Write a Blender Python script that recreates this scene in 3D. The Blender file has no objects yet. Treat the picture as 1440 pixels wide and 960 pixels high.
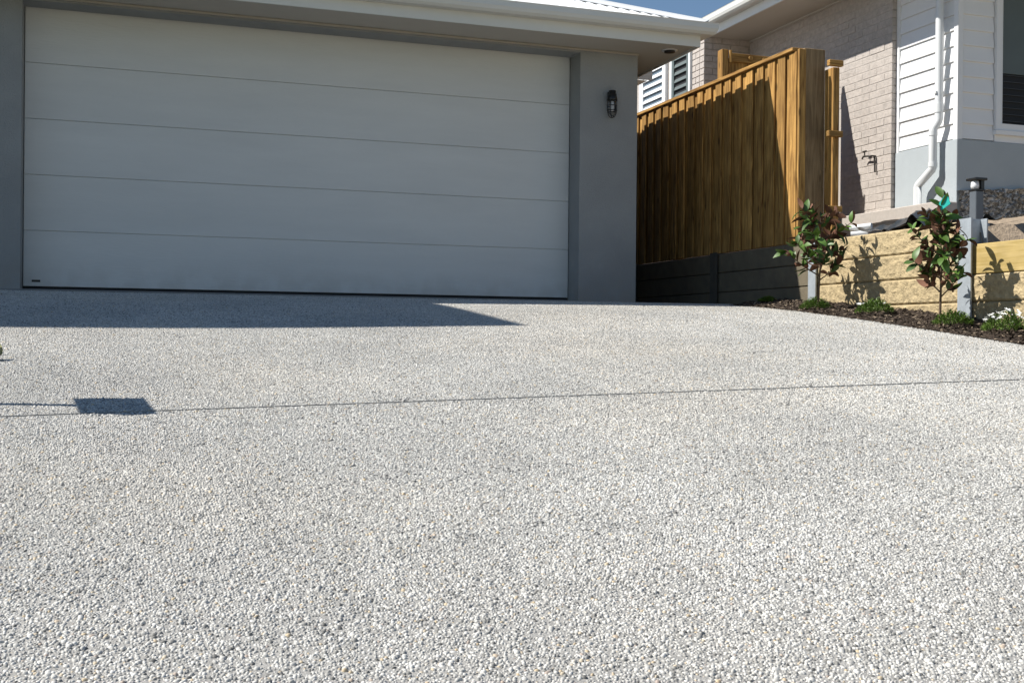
import bpy, bmesh, math, random
import numpy as np
from mathutils import Vector, Matrix, Euler, noise

rnd = random.Random(7)
scene = bpy.context.scene
col = scene.collection

# ------------------------------------------------------------------ camera
FPX = 1635.9
yaw, pitch, roll = math.radians(18.98), math.radians(-.117), math.radians(.526)
cf = Vector((math.sin(yaw)*math.cos(pitch), math.cos(yaw)*math.cos(pitch), math.sin(pitch)))
cr0 = Vector((math.cos(yaw), -math.sin(yaw), 0)); cu0 = cr0.cross(cf)
cr = math.cos(roll)*cr0 + math.sin(roll)*cu0
cu = -math.sin(roll)*cr0 + math.cos(roll)*cu0
cam_d = bpy.data.cameras.new('camera'); cam = bpy.data.objects.new('camera', cam_d); col.objects.link(cam)
cam_d.sensor_width = 36; cam_d.lens = 36*FPX/1440; cam_d.clip_start = .05; cam_d.clip_end = 2000
cam.matrix_world = Matrix(((cr.x, cu.x, -cf.x, 0), (cr.y, cu.y, -cf.y, 0), (cr.z, cu.z, -cf.z, 0), (0, 0, 0, 1)))
scene.camera = cam

# ------------------------------------------------------------------ light
SUN = Vector((1, -.31, -1.1)).normalized()          # direction the light travels
elev = math.asin(-SUN.z)
world = bpy.data.worlds.new('World'); scene.world = world; world.use_nodes = True
nt = world.node_tree
sky = nt.nodes.new('ShaderNodeTexSky'); sky.sky_type = 'NISHITA'; sky.sun_disc = False
sky.sun_elevation = elev; sky.sun_rotation = math.atan2(-SUN.x, -SUN.y)
sky.altitude = 50; sky.air_density = 1.0; sky.dust_density = 0; sky.ozone_density = 1.6
bg = nt.nodes['Background']; bg.inputs['Strength'].default_value = .07
hsv = nt.nodes.new('ShaderNodeHueSaturation'); hsv.inputs['Saturation'].default_value = 1.06   # the clear, deep blue of the photograph's whole sky
nt.links.new(sky.outputs[0], hsv.inputs['Color']); nt.links.new(hsv.outputs[0], bg.inputs['Color'])
sl = bpy.data.lights.new('sun', 'SUN'); sl.energy = 5; sl.angle = math.radians(.53); sl.color = (1, .96, .885)
so = bpy.data.objects.new('sun', sl); col.objects.link(so)
so.rotation_euler = SUN.to_track_quat('-Z', 'Y').to_euler()
so.location = (-20, 6, 22)
scene.view_settings.view_transform = 'Standard'; scene.view_settings.look = 'None'
scene.view_settings.exposure = .5; scene.view_settings.gamma = 1
scene.view_settings.use_curve_mapping = False
scene.render.engine = 'CYCLES'
scene.cycles.use_denoising = True
scene.cycles.max_bounces = 8; scene.cycles.diffuse_bounces = 5

# ------------------------------------------------------------------ helpers
def tag(o, label=None, cat=None, group=None, kind=None):
    if label: o['label'] = label
    if cat: o['category'] = cat
    if group: o['group'] = group
    if kind: o['kind'] = kind
    return o

def empty(name, loc=(0, 0, 0), **k):
    o = bpy.data.objects.new(name, None); col.objects.link(o); o.location = loc
    o.empty_display_size = .1
    return tag(o, **k)

class MB:
    """collects faces, builds ONE mesh object"""
    def __init__(s): s.v = []; s.f = []; s.m = []; s.sm = []
    def add(s, vs, fs, m=0, smooth=False):
        b = len(s.v); s.v += [tuple(p) for p in vs]
        for q in fs: s.f.append(tuple(b+i for i in q)); s.m.append(m); s.sm.append(smooth)
        return s
    def box(s, x0, x1, y0, y1, z0, z1, m=0, c=0):
        if c <= 0:
            vs = [(x, y, z) for z in (z0, z1) for y in (y0, y1) for x in (x0, x1)]
            fs = [(0, 2, 3, 1), (4, 5, 7, 6), (0, 1, 5, 4), (2, 6, 7, 3), (0, 4, 6, 2), (1, 3, 7, 5)]
            return s.add(vs, fs, m)
        bm = bmesh.new(); r = bmesh.ops.create_cube(bm, size=1)
        for v in bm.verts:
            v.co = Vector(((x0+x1)/2+v.co.x*(x1-x0), (y0+y1)/2+v.co.y*(y1-y0), (z0+z1)/2+v.co.z*(z1-z0)))
        bmesh.ops.bevel(bm, geom=bm.edges[:], offset=c, segments=1, affect='EDGES')
        bm.verts.index_update()
        s.add([v.co[:] for v in bm.verts], [[v.index for v in f.verts] for f in bm.faces], m); bm.free()
        return s
    def tube(s, pts, radii, n=10, m=0, cap=True, smooth=True):
        pts = [Vector(p) for p in pts]
        if not hasattr(radii, '__len__'): radii = [radii]*len(pts)
        rings = []; prev = None
        for i, p in enumerate(pts):
            d = (pts[min(i+1, len(pts)-1)]-pts[max(i-1, 0)]).normalized()
            if prev is None:
                a = Vector((1, 0, 0)) if abs(d.x) < .8 else Vector((0, 1, 0))
                u = (a-d*a.dot(d)).normalized()
            else: u = (prev-d*prev.dot(d)).normalized()
            prev = u; w = d.cross(u)
            rings.append([p+radii[i]*(math.cos(2*math.pi*k/n)*u+math.sin(2*math.pi*k/n)*w) for k in range(n)])
        vs = [q for r in rings for q in r]; fs = []
        for i in range(len(pts)-1):
            for k in range(n):
                a = i*n+k; b = i*n+(k+1) % n
                fs.append((a, b, b+n, a+n))
        s.add(vs, fs, m, smooth)
        if cap:
            s.add(rings[0][::-1], [tuple(range(n))], m); s.add(rings[-1], [tuple(range(n))], m)
        return s
    def prism(s, prof, axis, a0, a1, m=0):
        """extrude a 2-D profile along an axis: 'x' -> prof is (y,z); 'y' -> (x,z)"""
        n = len(prof)
        f = (lambda p, a: (a, p[0], p[1])) if axis == 'x' else (lambda p, a: (p[0], a, p[1])) if axis == 'y' else (lambda p, a: (p[0], p[1], a))
        vs = [f(p, a0) for p in prof]+[f(p, a1) for p in prof]
        fs = [(i, (i+1) % n, n+(i+1) % n, n+i) for i in range(n)]+[tuple(range(n))[::-1], tuple(range(n, 2*n))]
        return s.add(vs, fs, m)
    def lathe(s, prof, c, n=16, m=0, smooth=True, axis='z'):
        vs = []; fs = []
        for r, h in prof:
            for k in range(n):
                a = 2*math.pi*k/n
                p = (r*math.cos(a), r*math.sin(a), h) if axis == 'z' else (r*math.cos(a), h, r*math.sin(a))
                vs.append((c[0]+p[0], c[1]+p[1], c[2]+p[2]))
        for i in range(len(prof)-1):
            for k in range(n):
                a = i*n+k; b = i*n+(k+1) % n; fs.append((a, b, b+n, a+n))
        return s.add(vs, fs, m, smooth)
    def mesh(s, name, mats):
        me = bpy.data.meshes.new(name); me.from_pydata(s.v, [], s.f)
        for m in (mats if isinstance(mats, (list, tuple)) else [mats]): me.materials.append(m)
        me.polygons.foreach_set('material_index', s.m); me.polygons.foreach_set('use_smooth', s.sm)
        bm = bmesh.new(); bm.from_mesh(me); bmesh.ops.recalc_face_normals(bm, faces=bm.faces); bm.to_mesh(me); bm.free()
        me.update(); return me
    def build(s, name, mats, parent=None, **k):
        o = bpy.data.objects.new(name, s.mesh(name, mats)); col.objects.link(o)
        if parent: o.parent = parent; o.matrix_parent_inverse = Matrix.Translation(-parent.location) if parent.type == 'EMPTY' else Matrix.Identity(4)
        return tag(o, **k)

def link_child(me, name, parent, loc=(0, 0, 0), rot=None, **k):
    o = bpy.data.objects.new(name, me); col.objects.link(o)
    o.parent = parent
    if parent.type == 'EMPTY': o.matrix_parent_inverse = Matrix.Translation(-parent.location)
    o.location = loc
    if rot: o.rotation_euler = rot
    return tag(o, **k)

# ------------------------------------------------------------------ materials
def mat(name):
    m = bpy.data.materials.new(name); m.use_nodes = True
    return m, m.node_tree.nodes, m.node_tree.links, m.node_tree.nodes['Principled BSDF']

def simple(name, c, rough=.6, var=.12, scale=6, bump=0, bscale=60, metal=0, spec=.5, rand=0, coords='Object', stretch=None, dirt=None):
    return _simple(name, c, rough, var, scale, bump, bscale, metal, spec, rand, coords, stretch, dirt)

def _simple(name, c, rough=.6, var=.12, scale=6, bump=0, bscale=60, metal=0, spec=.5, rand=0, coords='Object', stretch=None, dirt=None):
    """base colour with noise variation, optional per-object random value, optional bump"""
    m, N, L, P = mat(name)
    tc = N.new('ShaderNodeTexCoord'); src = tc.outputs[coords]
    if stretch:
        mp = N.new('ShaderNodeMapping'); mp.inputs['Scale'].default_value = stretch; L.new(src, mp.inputs[0]); src = mp.outputs[0]
    oi = N.new('ShaderNodeObjectInfo')
    if rand:
        mul = N.new('ShaderNodeVectorMath'); mul.operation = 'ADD'; L.new(src, mul.inputs[0])
        sc = N.new('ShaderNodeMath'); sc.operation = 'MULTIPLY'; sc.inputs[1].default_value = 57.0
        L.new(oi.outputs['Random'], sc.inputs[0]); L.new(sc.outputs[0], mul.inputs[1]); src = mul.outputs[0]
    nz = N.new('ShaderNodeTexNoise'); nz.inputs['Scale'].default_value = scale; nz.inputs['Detail'].default_value = 6
    nz.inputs['Roughness'].default_value = .6; L.new(src, nz.inputs['Vector'])
    mr = N.new('ShaderNodeMapRange'); mr.inputs[1].default_value = .25; mr.inputs[2].default_value = .75
    mr.inputs[3].default_value = 1-var; mr.inputs[4].default_value = 1+var; L.new(nz.outputs[0], mr.inputs[0])
    val = mr.outputs[0]
    if rand:
        r2 = N.new('ShaderNodeMapRange'); r2.inputs[3].default_value = 1-rand; r2.inputs[4].default_value = 1+rand
        L.new(oi.outputs['Random'], r2.inputs[0])
        mm = N.new('ShaderNodeMath'); mm.operation = 'MULTIPLY'; L.new(val, mm.inputs[0]); L.new(r2.outputs[0], mm.inputs[1]); val = mm.outputs[0]
    cm = N.new('ShaderNodeVectorMath'); cm.operation = 'SCALE'; cm.inputs[0].default_value = c; L.new(val, cm.inputs['Scale'])
    out = cm.outputs[0]
    if dirt:      # splash dust above the paving: ragged blotches, dense at the foot
        z0, z1, amt, dc = dirt
        sx = N.new('ShaderNodeSeparateXYZ'); L.new(tc.outputs['Object'], sx.inputs[0])
        dn = N.new('ShaderNodeTexNoise'); dn.inputs['Scale'].default_value = 7; dn.inputs['Detail'].default_value = 7; L.new(tc.outputs['Object'], dn.inputs['Vector'])
        zr = N.new('ShaderNodeMapRange'); zr.inputs[1].default_value = z0; zr.inputs[2].default_value = z1; zr.inputs[3].default_value = 1; zr.inputs[4].default_value = 0; L.new(sx.outputs['Z'], zr.inputs[0])
        nr = N.new('ShaderNodeMapRange'); nr.inputs[1].default_value = .38; nr.inputs[2].default_value = .62; nr.inputs[4].default_value = amt; L.new(dn.outputs[0], nr.inputs[0])
        ml = N.new('ShaderNodeMath'); ml.operation = 'MULTIPLY'; L.new(zr.outputs[0], ml.inputs[0]); L.new(nr.outputs[0], ml.inputs[1])
        mx = N.new('ShaderNodeMix'); mx.data_type = 'RGBA'; mx.inputs['B'].default_value = (*dc, 1); L.new(ml.outputs[0], mx.inputs['Factor']); L.new(out, mx.inputs['A']); out = mx.outputs['Result']
    L.new(out, P.inputs['Base Color'])
    P.inputs['Roughness'].default_value = rough; P.inputs['Metallic'].default_value = metal
    P.inputs['Specular IOR Level'].default_value = spec
    if bump:
        n2 = N.new('ShaderNodeTexNoise'); n2.inputs['Scale'].default_value = bscale; n2.inputs['Detail'].default_value = 5; L.new(src, n2.inputs['Vector'])
        bp = N.new('ShaderNodeBump'); bp.inputs['Strength'].default_value = bump; bp.inputs['Distance'].default_value = .01
        L.new(n2.outputs[0], bp.inputs['Height']); L.new(bp.outputs[0], P.inputs['Normal'])
    return m

def wood(name, c1, c2, rough=.75, rand=.24, axis='z', knots=True):
    m, N, L, P = mat(name)
    tc = N.new('ShaderNodeTexCoord'); oi = N.new('ShaderNodeObjectInfo')
    ad = N.new('ShaderNodeVectorMath'); ad.operation = 'ADD'
    sc = N.new('ShaderNodeMath'); sc.operation = 'MULTIPLY'; sc.inputs[1].default_value = 91.0
    L.new(oi.outputs['Random'], sc.inputs[0]); L.new(tc.outputs['Object'], ad.inputs[0]); L.new(sc.outputs[0], ad.inputs[1])
    mp = N.new('ShaderNodeMapping'); s = {'z': (1, 1, .07), 'y': (1, .07, 1), 'x': (.07, 1, 1)}[axis]
    mp.inputs['Scale'].default_value = s; L.new(ad.outputs[0], mp.inputs[0])
    n1 = N.new('ShaderNodeTexNoise'); n1.inputs['Scale'].default_value = 34; n1.inputs['Detail'].default_value = 7; n1.inputs['Distortion'].default_value = 1.4
    L.new(mp.outputs[0], n1.inputs['Vector'])
    n2 = N.new('ShaderNodeTexNoise'); n2.inputs['Scale'].default_value = 4.2; n2.inputs['Detail'].default_value = 3; L.new(ad.outputs[0], n2.inputs['Vector'])
    ramp = N.new('ShaderNodeValToRGB'); ramp.color_ramp.elements[0].position = .3; ramp.color_ramp.elements[1].position = .7
    ramp.color_ramp.elements[0].color = (*c1, 1); ramp.color_ramp.elements[1].color = (*c2, 1); L.new(n1.outputs[0], ramp.inputs[0])
    mr = N.new('ShaderNodeMapRange'); mr.inputs[1].default_value = .3; mr.inputs[2].default_value = .7; mr.inputs[3].default_value = .82; mr.inputs[4].default_value = 1.15
    L.new(n2.outputs[0], mr.inputs[0])
    r2 = N.new('ShaderNodeMapRange'); r2.inputs[3].default_value = 1-rand; r2.inputs[4].default_value = 1+rand; L.new(oi.outputs['Random'], r2.inputs[0])
    mm = N.new('ShaderNodeMath'); mm.operation = 'MULTIPLY'; L.new(mr.outputs[0], mm.inputs[0]); L.new(r2.outputs[0], mm.inputs[1])
    val = mm.outputs[0]
    if knots:
        mk = N.new('ShaderNodeMapping'); mk.inputs['Scale'].default_value = {'z': (7, 7, 2.6), 'y': (7, 2.6, 7), 'x': (2.6, 7, 7)}[axis]; L.new(ad.outputs[0], mk.inputs[0])
        vo = N.new('ShaderNodeTexVoronoi'); vo.inputs['Scale'].default_value = 1; L.new(mk.outputs[0], vo.inputs['Vector'])
        kr = N.new('ShaderNodeMapRange'); kr.inputs[1].default_value = .06; kr.inputs[2].default_value = .13; kr.inputs[3].default_value = .42; kr.inputs[4].default_value = 1
        L.new(vo.outputs['Distance'], kr.inputs[0])
        mk2 = N.new('ShaderNodeMath'); mk2.operation = 'MULTIPLY'; L.new(val, mk2.inputs[0]); L.new(kr.outputs[0], mk2.inputs[1]); val = mk2.outputs[0]
    cm = N.new('ShaderNodeVectorMath'); cm.operation = 'SCALE'; L.new(ramp.outputs[0], cm.inputs[0]); L.new(val, cm.inputs['Scale'])
    L.new(cm.outputs[0], P.inputs['Base Color']); P.inputs['Roughness'].default_value = rough; P.inputs['Specular IOR Level'].default_value = .25
    bp = N.new('ShaderNodeBump'); bp.inputs['Strength'].default_value = .35; bp.inputs['Distance'].default_value = .004
    L.new(n1.outputs[0], bp.inputs['Height']); L.new(bp.outputs[0], P.inputs['Normal'])
    return m

def glassmat(name, c=(.02, .025, .03), rough=.03):
    m, N, L, P = mat(name); P.inputs['Base Color'].default_value = (*c, 1); P.inputs['Roughness'].default_value = rough
    P.inputs['Specular IOR Level'].default_value = .9
    return m

def pebble_mat():
    m, N, L, P = mat('exposed_pebbles')
    at = N.new('ShaderNodeAttribute'); at.attribute_name = 'tint'
    r = N.new('ShaderNodeValToRGB'); cr_ = r.color_ramp; cr_.interpolation = 'LINEAR'
    pts = [(0, (.11, .108, .102)), (.06, (.22, .215, .20)), (.2, (.36, .352, .33)), (.42, (.48, .468, .438)), (.72, (.575, .56, .523)), (.9, (.645, .63, .592)), (.955, (.675, .66, .625)),
           (.961, (.55, .48, .375)), (.988, (.53, .42, .27)), (.993, (.43, .36, .31)), (1, (.38, .31, .26))]
    cr_.elements[0].position = pts[0][0]; cr_.elements[0].color = (*pts[0][1], 1)
    cr_.elements[1].position = pts[-1][0]; cr_.elements[1].color = (*pts[-1][1], 1)
    for p, c in pts[1:-1]:
        e = cr_.elements.new(p); e.color = (*c, 1)
    L.new(at.outputs['Fac'], r.inputs[0])
    ge = N.new('ShaderNodeNewGeometry')
    n = N.new('ShaderNodeTexNoise'); n.inputs['Scale'].default_value = 1.1; n.inputs['Detail'].default_value = 7; n.inputs['Roughness'].default_value = .62; L.new(ge.outputs['Position'], n.inputs['Vector'])
    mr = N.new('ShaderNodeMapRange'); mr.inputs[1].default_value = .3; mr.inputs[2].default_value = .7; mr.inputs[3].default_value = .82; mr.inputs[4].default_value = 1.12; L.new(n.outputs[0], mr.inputs[0])
    # worn tyre-track stains: faint warm patches
    n2 = N.new('ShaderNodeTexNoise'); n2.inputs['Scale'].default_value = .55; n2.inputs['Detail'].default_value = 4; L.new(ge.outputs['Position'], n2.inputs['Vector'])
    m2 = N.new('ShaderNodeMapRange'); m2.inputs[1].default_value = .45; m2.inputs[2].default_value = .7; L.new(n2.outputs[0], m2.inputs[0])
    mx = N.new('ShaderNodeMix'); mx.data_type = 'RGBA'; mx.blend_type = 'MULTIPLY'; mx.inputs['B'].default_value = (.97, .94, .90, 1)
    L.new(m2.outputs[0], mx.inputs['Factor']); L.new(r.outputs[0], mx.inputs['A'])
    cm = N.new('ShaderNodeVectorMath'); cm.operation = 'SCALE'; L.new(mx.outputs['Result'], cm.inputs[0]); L.new(mr.outputs[0], cm.inputs['Scale'])
    L.new(cm.outputs[0], P.inputs['Base Color']); P.inputs['Roughness'].default_value = .55; P.inputs['Specular IOR Level'].default_value = .35
    return m

M = {}
M['pebble'] = pebble_mat()
M['cement'] = simple('cement_matrix', (.33, .32, .30), .85, .2, 40, .5, 220)
M['filler'] = simple('joint_filler', (.16, .145, .125), .9, .5, 25, .5, 120)
M['slab'] = simple('smooth_concrete', (.22, .22, .215), .8, .15, 8, .3, 90)
M['door'] = simple('door_paint', (.66, .665, .655), .42, .05, 3.5, .22, 45, spec=.4, stretch=(.25, 1, 1.6), dirt=(.37, .62, .35, (.42, .39, .35)))
M['render'] = simple('grey_render', (.30, .31, .315), .85, .10, 2.2, .6, 110, dirt=(.36, .66, .45, (.30, .27, .23)))
M['base_render'] = simple('pale_render', (.385, .425, .45), .85, .06, 3, .35, 160)
M['fascia'] = simple('fascia_paint', (.66, .66, .63), .5, .03, 3)
M['soffit'] = simple('soffit_sheet', (.50, .47, .42), .8, .03, 2)
M['roofwhite'] = simple('white_steel_roof', (.76, .77, .77), .4, .04, 2)
M['roofdark'] = simple('dark_roof', (.08, .085, .095), .5, .1, 3)
M['white'] = simple('white_paint', (.78, .785, .79), .5, .03, 4)
M['trimdim'] = simple('warm_bead', (.44, .40, .34), .6, .05, 4)
M['black'] = simple('black_metal', (.012, .012, .013), .4, .2, 20)
M['rubber'] = simple('black_rubber', (.012, .012, .012), .8, .2, 20)
M['brick'] = simple('pale_brick', (.45, .405, .37), .9, .2, 22, .6, 120, rand=.05)
M['mortar'] = simple('mortar', (.44, .40, .365), .95, .1, 30, .4, 150)
M['stone'] = simple('rockface_sleeper', (.44, .345, .20), .92, .32, 26, .8, 70, rand=.07)
M['bounce_cut'] = simple('bounce_cut_wall', (.06, .055, .05), .9, .3, 10, .4, 80)  # made-up dark finish for the unseen side wall, cuts bounce onto the fence
M['plain'] = simple('shade_toned_sleeper', (.15, .125, .085), .9, .2, 7, .4, 80)  # smooth sleepers under the fence, with shade worked into the dark brown colour
M['pine'] = wood('treated_pine', (.155, .074, .019), (.52, .30, .092))
M['pine_y'] = wood('treated_pine_rail', (.155, .074, .019), (.52, .30, .092), axis='y')
M['pine_x'] = wood('treated_pine_cross', (.155, .074, .019), (.52, .30, .092), axis='x')
M['post'] = wood('grey_brown_post', (.17, .115, .06), (.30, .215, .12))
M['sleeper'] = wood('yellow_pine_sleeper', (.40, .29, .10), (.52, .39, .17), axis='y', rand=.02, knots=False)
M['galv'] = simple('galvanised_steel', (.40, .44, .48), .55, .16, 14, .1, 60, metal=.35)
M['shadepost'] = simple('shade_toned_steel', (.075, .068, .055), .6, .2, 14)  # same posts as galv, coloured darker to carry the shade along that stretch
M['mulch'] = simple('dark_mulch', (.045, .03, .02), .95, .5, 40, 1, 60)
M['soil'] = simple('brown_soil', (.29, .225, .16), .95, .4, 24, 1, 60)
M['soil_dark'] = simple('lawn_soil', (.12, .11, .06), .95, .3, 6, .8, 40)
M['footing'] = simple('rough_footing', (.26, .25, .235), .95, .6, 42, 1, 70)
def speckle():
    m, N, L, P = mat('rough_footing')
    tc = N.new('ShaderNodeTexCoord'); vo = N.new('ShaderNodeTexVoronoi'); vo.inputs['Scale'].default_value = 58; L.new(tc.outputs['Object'], vo.inputs['Vector'])
    sp = N.new('ShaderNodeSeparateColor'); L.new(vo.outputs['Color'], sp.inputs[0])
    r = N.new('ShaderNodeValToRGB'); e = r.color_ramp.elements; e[0].color = (.11, .10, .09, 1); e[1].color = (.55, .53, .50, 1); e[0].position = .1; e[1].position = .95
    q = e.new(.6); q.color = (.27, .255, .235, 1); L.new(sp.outputs[0], r.inputs[0]); L.new(r.outputs[0], P.inputs['Base Color']); P.inputs['Roughness'].default_value = .95
    return m
M['footing'] = speckle()
M['leaf_g'] = simple('glossy_leaf', (.06, .125, .016), .48, .5, 9, rand=.35, spec=.5)
M['leaf_b'] = simple('rust_leaf_underside', (.13, .055, .03), .8, .3, 9, rand=.3)
M['stem'] = simple('brown_stem', (.10, .065, .04), .85, .3, 40, .5, 80)
M['tuft'] = simple('ground_cover_leaf', (.11, .185, .03), .5, .45, 30)
M['paleleaf'] = simple('pale_strap_leaf', (.34, .34, .17), .55, .2, 20)
M['petal'] = simple('white_petal', (.72, .72, .70), .6, .05, 20)
M['teal'] = simple('teal_plastic', (.02, .36, .32), .45, .1, 20)
M['pipe'] = simple('white_pipe', (.68, .70, .71), .4, .05, 8)
M['bollard'] = simple('grey_bollard_paint', (.11, .125, .145), .45, .06, 12)
M['brass'] = simple('dull_brass', (.055, .05, .045), .45, .3, 30, metal=.4)
M['plastic'] = simple('black_plastic', (.035, .042, .05), .3, .2, 6)
M['glass'] = glassmat('window_glass')
M['shutter'] = simple('shutter_white', (.75, .77, .78), .45, .04, 5)
M['blind'] = simple('blind_teal_grey', (.10, .125, .125), .6, .08, 4)
M['bladedark'] = simple('dark_blade', (.035, .038, .042), .5, .1, 8)
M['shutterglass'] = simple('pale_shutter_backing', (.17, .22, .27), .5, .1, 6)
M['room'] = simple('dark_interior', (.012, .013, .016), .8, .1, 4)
M['rock'] = simple('pale_rock', (.46, .40, .27), .9, .2, 14, .8, 50)
M['oldwood'] = wood('dark_edging', (.07, .04, .022), (.16, .095, .05), axis='y')
M['bulb'] = simple('frosted_bulb', (.72, .72, .74), .3, .02, 5)
def clear_glass():
    m, N, L, P = mat('lamp_glass'); P.inputs['Base Color'].default_value = (.9, .92, .93, 1); P.inputs['Roughness'].default_value = .02
    P.inputs['Transmission Weight'].default_value = 1; P.inputs['IOR'].default_value = 1.2
    return m
M['lampglass'] = clear_glass()

# ------------------------------------------------------------------ the ground's height
PY = np.array([-40, -6, 0, 2, 4.3, 7, 8.17, 9.3, 9.95, 10.2, 80]); PZ = np.array([-3.5, -1.5, -.76, -.49, -.215, .085, .228, .318, .352, .355, .355])
CY = np.array([-40, 4.3, 7, 8.17, 9.3, 9.95, 80]); CC = np.array([.0265, .0265, .024, .012, .004, 0, 0])
def smooth1(xs, ys, x, w=.35):
    k = np.linspace(-w, w, 9); return float(np.mean(np.interp(x+k, xs, ys)))
def G(x, y):
    x = max(-14., min(14., x))
    c = smooth1(CY, CC, y)
    dx = x-2.2
    f = max(0., min(1., (7-y)/2.7)) if y > 4.3 else 1.   # left of the middle the cross-fall flattens out near the garage
    f = f*f*(3-2*f)
    t = -(dx+1.7); soft = .45*math.log1p(math.exp(max(-30., min(30., t/.45))))   # smooth ramp
    dx = dx+soft*(1-f)
    return smooth1(PY, PZ, y)+c*dx

def sheet(name, xs, ys, zf, material, skirt=0, **k):
    mb = MB(); nx, ny = len(xs), len(ys)
    vs = [(x, y, zf(x, y)) for y in ys for x in xs]
    mb.add(vs, [(j*nx+i, j*nx+i+1, (j+1)*nx+i+1, (j+1)*nx+i) for j in range(ny-1) for i in range(nx-1)], 0, True)
    if skirt:
        loop = [(x, ys[0]) for x in xs]+[(xs[-1], y) for y in ys[1:]]+[(x, ys[-1]) for x in xs[-2::-1]]+[(xs[0], y) for y in ys[-2:0:-1]]
        n = len(loop)
        vs = [(x, y, zf(x, y)) for x, y in loop]+[(x, y, zf(x, y)-skirt) for x, y in loop]
        mb.add(vs, [(i, (i+1) % n, n+(i+1) % n, n+i) for i in range(n)])
    return mb.build(name, material, **k) if name else mb

# wide ground sheet, to the horizon
gx = [-300, -120, -60, -30, -16, -10, -7, -5, -4, -3, -2, -1, 0, 1, 2, 3, 4, 5, 6, 8, 12, 20, 40, 90, 300]
gy = [-300, -120, -60, -30, -16, -10, -6, -4, -2, 0, 1, 2, 3, 4, 5, 6, 7, 8, 9, 10, 12, 16, 30, 80, 300]
sheet('ground', gx, gy, lambda x, y: G(x, max(-40, y))-.13, M['soil_dark'], kind='structure', label='bare lawn ground round the house lot')

# ------------------------------------------------------------------ driveway
XL, XR, JY = -1.04, 5.08, 4.325
def dslab(mb, x0, x1, y0, y1):
    xs = list(np.linspace(x0, x1, max(3, int((x1-x0)/.15)))); ys = list(np.linspace(y0, y1, max(3, int((y1-y0)/.1))))
    q = sheet(None, xs, ys, G, None, skirt=.11)
    mb.v, b = mb.v+q.v, len(mb.v)
    mb.f += [tuple(b+i for i in f) for f in q.f]; mb.m += q.m; mb.sm += q.sm
mb = MB(); dslab(mb, XL, XR, -2.6, JY-.012); dslab(mb, XL, XR, JY+.012, 9.93); dslab(mb, XR+.004, 5.56, 8.98, 14)
driveway = mb.build('driveway', M['cement'], kind='structure', label='pale exposed aggregate driveway sloping up to the garage')

xs_ = list(np.linspace(XL, XR, 90)); mb = MB()
for s_ in (0,):
    vs = [(x, JY+o_, G(x, JY)-.007) for o_ in (-.0118, .0118) for x in xs_]; n_ = len(xs_)
    mb.add(vs, [(i, i+1, n_+i+1, n_+i) for i in range(n_-1)], 0, True)
mb.build('joint_filler', M['filler'], driveway)
TS = .36
def pebble_tile(k):
    r = random.Random(100+k); sp = .0076
    mb_v = []; mb_f = []; tints = []
    n = int(TS/sp); m = int(round(TS/(sp*.866))); rp = TS/m; NS = 7
    for j in range(m):
        for i in range(n):
            x = (i+.5*(j % 2)+.25)*sp+r.uniform(-.33, .33)*sp-TS/2
            y = (j+.5)*rp+r.uniform(-.33, .33)*sp-TS/2
            if r.random() < (.03 if noise.noise(Vector((x*22+k*9, y*22, 0))) < .24 else .33): continue
            big = r.random()
            rad = r.uniform(.0027, .0049)*(1.42 if big < .13 else 1)
            el = r.uniform(.52, 1.0); an = r.uniform(0, math.pi); h = rad*r.uniform(.5, .95)
            base = -.0012+r.uniform(-.0012, .0008)
            ca, sa = math.cos(an), math.sin(an)
            b = len(mb_v)
            jit = [r.uniform(.74, 1.2) for _ in range(NS)]
            tx, ty = r.uniform(-.2, .2), r.uniform(-.2, .2)
            for fr, hz in ((1, 0), (.74, .66)):
                for q in range(NS):
                    a = 2*math.pi*q/NS
                    px, py = math.cos(a)*rad*fr*jit[q], math.sin(a)*rad*el*fr*jit[q]
                    mb_v.append((x+px*ca-py*sa, y+px*sa+py*ca, base+hz*h+(px*tx+py*ty)*(hz > 0)))
            mb_v.append((x+rad*.1*tx, y+rad*.1*ty, base+h))
            for q in range(NS):
                q2 = (q+1) % NS
                mb_f.append((b+q, b+q2, b+NS+q2, b+NS+q)); mb_f.append((b+NS+q, b+NS+q2, b+2*NS))
            t = r.random(); tints += [t]*(2*NS+1)
    me = bpy.data.meshes.new('pebble_patch'); me.from_pydata(mb_v, [], mb_f); me.materials.append(M['pebble'])
    me.polygons.foreach_set('use_smooth', [True]*len(me.polygons))
    at = me.attributes.new('tint', 'FLOAT', 'POINT'); at.data.foreach_set('value', tints)
    return bpy.data.objects.new('pebble_patch', me)
tiles = bpy.data.collections.new('pebble_patches')
for k in range(4): tiles.objects.link(pebble_tile(k))

pts, rots, idx = [], [], []
def place_tile(x, y):
    e = .1
    n = Vector((-(G(x+e, y)-G(x-e, y))/(2*e), -(G(x, y+e)-G(x, y-e))/(2*e), 1)).normalized()
    zx = Vector((1, 0, -n.x/n.z)).normalized(); zy = n.cross(zx)
    mt = Matrix((zx, zy, n)).transposed() @ Matrix.Rotation(math.pi/2*rnd.randrange(4), 3, 'Z')
    pts.append((x, y, G(x, y)+.0008)); rots.append(tuple(mt.to_euler())); idx.append(rnd.randrange(4))
ncol = int(round((XR-XL)/TS))
def rows(y0, sgn, lim):
    y = y0
    while True:
        yc = y+sgn*TS/2
        if (sgn > 0 and yc+TS/2 > lim+.1) or (sgn < 0 and yc-TS/2 < lim): break
        for i in range(ncol): place_tile(XL+TS*(i+.5), yc)
        if yc > 9.1: place_tile(XR+.19, yc)
        y += sgn*(TS-.001)
rows(JY+.0155, 1, 9.93); rows(JY-.0155, -1, -1.6)
yy = 10.2
while yy < 13.5: place_tile(XR+.19, yy); yy += TS; 
me = bpy.data.meshes.new('aggregate_points'); me.from_pydata(pts, [], [])
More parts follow.
